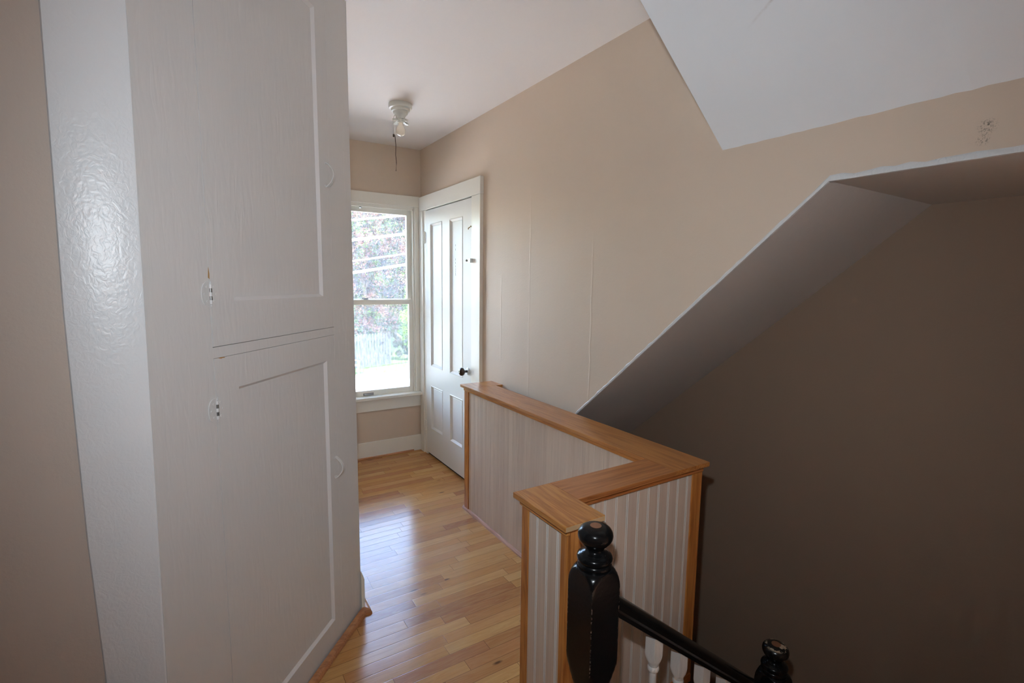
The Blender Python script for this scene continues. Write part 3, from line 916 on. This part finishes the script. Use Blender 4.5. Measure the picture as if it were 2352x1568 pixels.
# railing: newels, rail, balusters
RX, RY = .789, .86
rail = thing('stair_railing', (RX, RY, 0), 'black newel posts and sloping handrail with white turned balusters beside the stairs', 'railing')
def newel(x, dz, worn, zb0):
    nd = thing('newel_post', (x, 0, dz), None, None); nd.parent = rail
    bm = bmesh.new()
    pr = [(.8655, .0005), (.8652, .014), (.8642, .023), (.8615, .0315), (.8570, .0378), (.8505, .0418), (.8430, .0432), (.8355, .0422), (.8285, .0388), (.8220, .0330), (.8170, .0275), (.8130, .0240), (.8090, .0225)]
    lathe(bm, pr, 48)
    fin = link('finial', bm, 'black_worn' if worn else 'black', nd, smooth=60)
    bm = bmesh.new()
    pr = [(.8095, .0225), (.8060, .0225), (.8030, .0245), (.8000, .0300), (.7975, .0335), (.7965, .0345), (.7950, .0385), (.7910, .0425), (.7860, .0440), (.7810, .0430), (.7770, .0400), (.7755, .0390), (.7740, .0405), (.7700, .0425), (.7660, .0420), (.7630, .0400), (.7615, .0400)]
    lathe(bm, pr, 48)
    link('neck_ring', bm, 'black', nd, smooth=60)
    bm = bmesh.new()
    pr = [(.7620, .0405), (.7605, .0440), (.7575, .0480), (.7530, .0520), (.7470, .0560), (.7390, .0595), (.7290, .0620), (.7180, .0634), (.706, .0640), (.5220, .0640), (.5100, .0622), (.4960, .0582), (.4810, .0532), (.4660, .0485), (.4540, .0450), (.4480, .0425)]
    lathe(bm, pr, 96, sq=.0447)
    link('post_block', bm, 'black', nd, smooth=35)
    bm = bmesh.new()
    pr = [(.4485, .038), (.443, .038), (.441, .040), (.440, .042), (.430, .040), (.424, .033), (.40, .028), (.36, .027), (.30, .030), (.25, .036), (.21, .038), (.19, .036), (.18, .030), (.172, .038), (.160, .041), (.15, .038)]
    lathe(bm, pr, 40)
    link('turned_shaft', bm, 'black', nd, smooth=60)
    link('base_block', B(-.0447, .0447, -.0447, .0447, zb0, .1505, bev=.002), 'black', nd)
    if not worn:
        bm = bmesh.new(); lathe(bm, [(.8645, .0140), (.8659, .0138), (.8660, .0135)], 24)
    else:
        bm = bmesh.new(); lathe(bm, [(.8645, .0150), (.8659, .0148), (.8660, .014)], 24)
    link('wood_plug', bm, 'plug', fin)
    return nd
newel(0, 0, False, 0.0)
N2X = 1.652 - RX
n2 = newel(N2X, -.664, True, -.136)
# handrail: from (.885,.616) down to newel 2
sl_ = -.8135
zr = lambda x: .6165 + sl_ * (x - .885)         # world x -> rail centre height
bm = bmesh.new()
prof = []
for a in range(0, 181, 15):
    t = math.radians(a); prof.append((.030 * math.cos(t), .008 + .016 * math.sin(t)))
prof += [(-.030, -.004), (-.022, -.012), (-.022, -.0215), (.022, -.0215), (.022, -.012), (.030, -.004)]
dirv = Vector((1, 0, sl_)).normalized(); nv = Vector((-sl_, 0, 1)).normalized()
ra, rb = [], []
for a, b in prof:
    for lst, xx in ((ra, RX + .0440), (rb, 1.652 - .0440)):
        # end cuts are vertical, against the posts
        lst.append(bm.verts.new((xx - RX, a, zr(xx) + b / nv.z)))
for i in range(len(prof)):
    j = (i + 1) % len(prof); bm.faces.new((ra[i], ra[j], rb[j], rb[i]))
bm.faces.new(ra); bm.faces.new(rb[::-1])
link('handrail', bm, 'black_plain', rail, smooth=35)
def baluster(x, zbot):
    zt_ = zr(x) - .0215 / nv.z + .012
    bm = bmesh.new()
    zc = zr(x) - .0215 / nv.z
    pr = [(zbot, .0236), (zbot + .10, .0236), (zbot + .118, .018), (zbot + .124, .0125), (zbot + .132, .0155), (zbot + .14, .0125)]
    H_ = zc - .131
    mid = (zbot + .14 + H_) / 2
    pr += [(zbot + .19, .0165), (zbot + .24, .0145), (mid, .011), (H_ + .02, .0098), (H_ + .030, .0100), (H_ + .034, .0150), (H_ + .040, .0163), (H_ + .046, .0150), (H_ + .048, .0135), (H_ + .052, .0150), (H_ + .056, .0150)]
    pr += [(H_ + .059, .0165), (H_ + .065, .0200), (H_ + .072, .0225), (H_ + .081, .0238), (zt_ - .016, .0236)]
    lathe(bm, pr, 48, sq=.0168)
    # top cut to the slope of the rail
    tops = [v for v in bm.verts if abs(v.co.z - (zt_ - .016)) < 1e-5]
    for v in tops: v.co.z = zc + .002 + sl_ * v.co.x
    link('baluster', bm, 'baluster', rail, smooth=30, loc=(x - RX, 0, 0))
for x in (1.0205, 1.131, 1.243, 1.357, 1.468):
    step = int((x - .885 + .02) // RUN) + 1
    baluster(x, -RIS * step)

# ------------------------------------------------------------------ ceiling light
LX, LY = 1.090, 3.025
lamp = thing('ceiling_light', (LX, LY, ZC), 'white painted ceiling light with a bare frosted bulb and dark pull cord', 'ceiling light')
bm = bmesh.new()
lathe(bm, [(0.0, .066), (-.004, .069), (-.020, .070), (-.028, .067), (-.031, .056), (-.040, .055), (-.044, .053), (-.046, .044), (-.056, .043), (-.060, .040), (-.066, .031), (-.078, .027), (-.086, .0245)], 40)
link('canopy', bm, 'porcelain', lamp, smooth=40)
bm = bmesh.new()
lathe(bm, [(-.084, .018), (-.096, .017), (-.104, .0185), (-.108, .0165)], 24)
link('socket', bm, 'porcelain', lamp, smooth=40)
# four leaf-like shade holder arms
for a in range(4):
    bm = bmesh.new(); an = a * PI / 2 + .45
    ca, sa = math.cos(an), math.sin(an)
    outline = [(.016, -.006), (.026, -.016), (.034, -.013), (.040, -.019), (.048, -.012), (.058, -.011), (.054, -.003), (.060, .004), (.049, .008), (.042, .016), (.033, .011), (.024, .012), (.016, .006)]
    vt, vb = [], []
    for r_, w_ in outline:
        z = -.084 - (r_ - .016) * .30 - (.006 if abs(w_) > .012 else 0)
        vt.append(bm.verts.new((r_ * ca - w_ * sa, r_ * sa + w_ * ca, z))); vb.append(bm.verts.new((r_ * ca - w_ * sa, r_ * sa + w_ * ca, z - .013)))
    bm.faces.new(vt); bm.faces.new(vb[::-1])
    for i in range(len(outline)):
        j = (i + 1) % len(outline); bm.faces.new((vt[i], vt[j], vb[j], vb[i]))
    link('holder_arm', bm, 'porcelain', lamp)
bm = bmesh.new()
lathe(bm, [(-.104, .0125), (-.116, .0135), (-.124, .017), (-.134, .0232), (-.146, .0275), (-.156, .0288), (-.166, .0275), (-.175, .0235), (-.181, .0165), (-.1845, .008), (-.1855, .0006)], 32)
link('bulb', bm, 'bulb', lamp, smooth=60)
bm = bmesh.new()
px, py = -.042, .004
tube(bm, [(px + .010, py, -.066), (px + .003, py, -.075), (px, py, -.09), (px, py, -.130), (px + .001, py, -.184)], .0013, 6)
link('pull_chain', bm, 'string', lamp)
bm = bmesh.new()
tube(bm, [(px - .006, py, -.183), (px, py, -.180), (px + .006, py, -.182), (px + .009, py, -.20), (px + .012, py, -.24), (px + .010, py, -.30), (px + .014, py, -.345), (px + .010, py, -.393)], .0019, 6)
lathe_dir(bm, [(0, .002), (.004, .006), (.010, .004), (.014, .001)], (px - .001, py, -.196), (0, 0, 1), 8)
link('pull_cord', bm, 'cord', lamp)

# ------------------------------------------------------------------ outdoors
bm = bmesh.new(); box(bm, -60, 90, YW + .16, 23.4, ZG - .3, ZG)
tag(link('ground_pavement', bm, 'pave'), 'sunlit pale pavement below the window', kind='structure')
bm = bmesh.new(); box(bm, -60, 90, 23.4, 110, ZG - .3, ZG + .02)
tag(link('ground_lawn', bm, 'lawn'), 'green lawn beyond the pavement', kind='structure')

def leaves(bm_data, centers, per, size, rnd):
    vs, fs = bm_data
    for (cx, cy, cz, r) in centers:
        for _ in range(per):
            d = Vector((rnd.gauss(0, 1), rnd.gauss(0, 1), rnd.gauss(0, 1))).normalized()
            p = Vector((cx, cy, cz)) + d * r * (rnd.random() ** .35)
            u = Vector((rnd.gauss(0, 1), rnd.gauss(0, 1), rnd.gauss(0, 1) * .5)).normalized()
            v = u.orthogonal().normalized()
            v.rotate(Matrix.Rotation(rnd.random() * 6.28, 3, u))
            s_ = size * (.6 + .8 * rnd.random())
            i = len(vs)
            vs += [tuple(p - u * s_), tuple(p - v * s_ * .45), tuple(p + u * s_), tuple(p + v * s_ * .45)]
            fs.append((i, i + 1, i + 2, i + 3))
def tree(label, loc, rx, ry, rz, zc, clumps, per, size, mat, seed, name='tree', cat='tree', trunk=.25, cr=.20):
    rnd = random.Random(seed)
    t = thing(name, loc, label, cat)
    cs_ = []
    for _ in range(clumps):
        d = Vector((rnd.gauss(0, 1), rnd.gauss(0, 1), rnd.gauss(0, 1))).normalized() * (rnd.random() ** .4)
        cs_.append((d.x * rx, d.y * ry, max(zc + d.z * rz, .4), (.5 + .5 * rnd.random()) * min(rx, rz) * cr))
    data = ([], []); leaves(data, cs_, per, size, rnd)
    me = bpy.data.meshes.new('foliage'); me.from_pydata(data[0], [], data[1]); me.materials.append(M[mat])
    o = bpy.data.objects.new('foliage', me); COL.objects.link(o); o.parent = t
    bm = bmesh.new()
    tube(bm, [(0, 0, -.1), (.05, 0, zc * .4), (-.05, .05, zc * .8), (0, 0, zc + rz * .4)], trunk, 10, taper=[trunk, trunk * .8, trunk * .6, trunk * .2])
    for k in range(6):
        a = k * 1.05 + rnd.random()
        tube(bm, [(0, 0, zc * .55 + k * .15), (math.cos(a) * rx * .35, math.sin(a) * ry * .35, zc + (k % 3) * .2 * rz), (math.cos(a) * rx * .7, math.sin(a) * ry * .7, zc + rz * .35 * (k % 2))], trunk * .35, 6, taper=[trunk * .4, trunk * .25, trunk * .08])
    link('trunk', bm, 'bark', t, smooth=60)
    return t
tree('large crimson-leaved tree filling most of the window view', (9.2, 33.0, ZG), 6.2, 4.0, 6.2, 6.9, 520, 340, .060, 'leaf_crimson', 11, cr=.135)
tree('small bright green tree by the window jamb in front of the crimson tree', (10.9, 24.9, ZG), 2.1, 1.2, 2.1, 2.6, 170, 200, .06, 'leaf_green', 23, trunk=.09)
tree('low dark shrub in front of the crimson tree by the lawn', (9.9, 27.2, ZG), 1.9, 1.0, 1.2, 1.1, 60, 200, .06, 'leaf_dark', 5, name='shrub', cat='shrub', trunk=.05)
tree('wide dark hedge closing the view behind the crimson tree', (12.5, 42.0, ZG), 9.5, 1.8, 6.2, 5.6, 420, 110, .16, 'leaf_dark', 31, name='hedge', cat='hedge', trunk=.15, cr=.22)
# picket fence
fen = thing('picket_fence', (6.0, 24.9, ZG), 'pale grey picket fence at the edge of the lawn', 'fence', rz=.30)
bm = bmesh.new()
for i in range(30):
    x = -2.4 + i * .170
    prism(bm, [(x, .05), (x + .115, .05), (x + .115, 1.66), (x + .0575, 1.76), (x, 1.66)], 'y', 0, .025)
link('pickets', bm, 'fence', fen)
for z in (.4, 1.4):
    link('fence_rail', B(-2.45, 2.75, .026, .066, z, z + .09), 'fence', fen)
for x in (-2.4, 0.1, 2.62):
    link('fence_post', B(x, x + .10, .067, .167, -.05, 1.6), 'fence', fen)
# plastic garden chair on the lawn
ch = thing('garden_chair', (6.02, 23.75, ZG + .02), 'white plastic garden chair on the lawn in front of the fence', 'chair', rz=.5)
link('seat', B(-.24, .24, -.24, .24, .40, .43, bev=.01), 'plastic', ch)
bm = bmesh.new()
for k in range(5):
    box(bm, -.22 + k * .092, -.22 + k * .092 + .06, .20, .225, .43, .90, bev=.004)
box(bm, -.24, .24, .195, .23, .86, .93, bev=.01)
link('backrest', bm, 'plastic', ch)
for sx in (-.22, .17):
    for sy in (-.22, .17):
        link('leg', B(sx, sx + .05, sy, sy + .05, 0, .401), 'plastic', ch)
    link('armrest', B(sx - .005, sx + .055, -.24, .22, .62, .65, bev=.008), 'plastic', ch)
    link('arm_support', B(sx + .005, sx + .045, -.22, -.18, .43, .621), 'plastic', ch)

# overhead lines strung between two poles outside the view
poles = []
for (x, y) in ((-4.0, 14.0), (21.0, 14.0)):
    pz = thing('utility_pole', (x, y, ZG), 'wooden utility pole at the ' + ('window-side' if x < 0 else 'far') + ' end of the overhead cables', 'utility pole', 'utility poles')
    bm = bmesh.new(); lathe(bm, [(-.1, .15), (9.8, .11), (9.85, .05)], 16); link('pole', bm, 'bark', pz, smooth=40)
    link('crossarm', B(-.06, .06, -.7, .7, 8.6, 8.75), 'bark', pz)
wires = [((3.6336, 3.0683), (4.9426, 3.2755), .026, 'topmost overhead cable seen through the upper sash'),
         ((3.6433, 2.5347), (5.1294, 2.7878), .036, 'thick overhead cable second from the top in the window'),
         ((3.6526, 1.972), (5.1214, 2.222), .022, 'thin overhead cable just above the lowest one in the window'),
         ((3.6446, 1.6526), (5.1176, 1.915), .036, 'lowest and thick overhead cable in the window view')]
for (a, b, r, lab) in wires:
    m_ = (b[1] - a[1]) / (b[0] - a[0])
    f = lambda x: a[1] + m_ * (x - a[0]) + .0012 * (x - 4.4) ** 2
    bm = bmesh.new()
    tube(bm, [(x, 14.0, f(x)) for x in [-3.83 + 24.66 * i / 50 for i in range(51)]], r, 8)
    tag(link('overhead_cable', bm, 'cable', smooth=60), lab, 'cable', 'overhead cables')
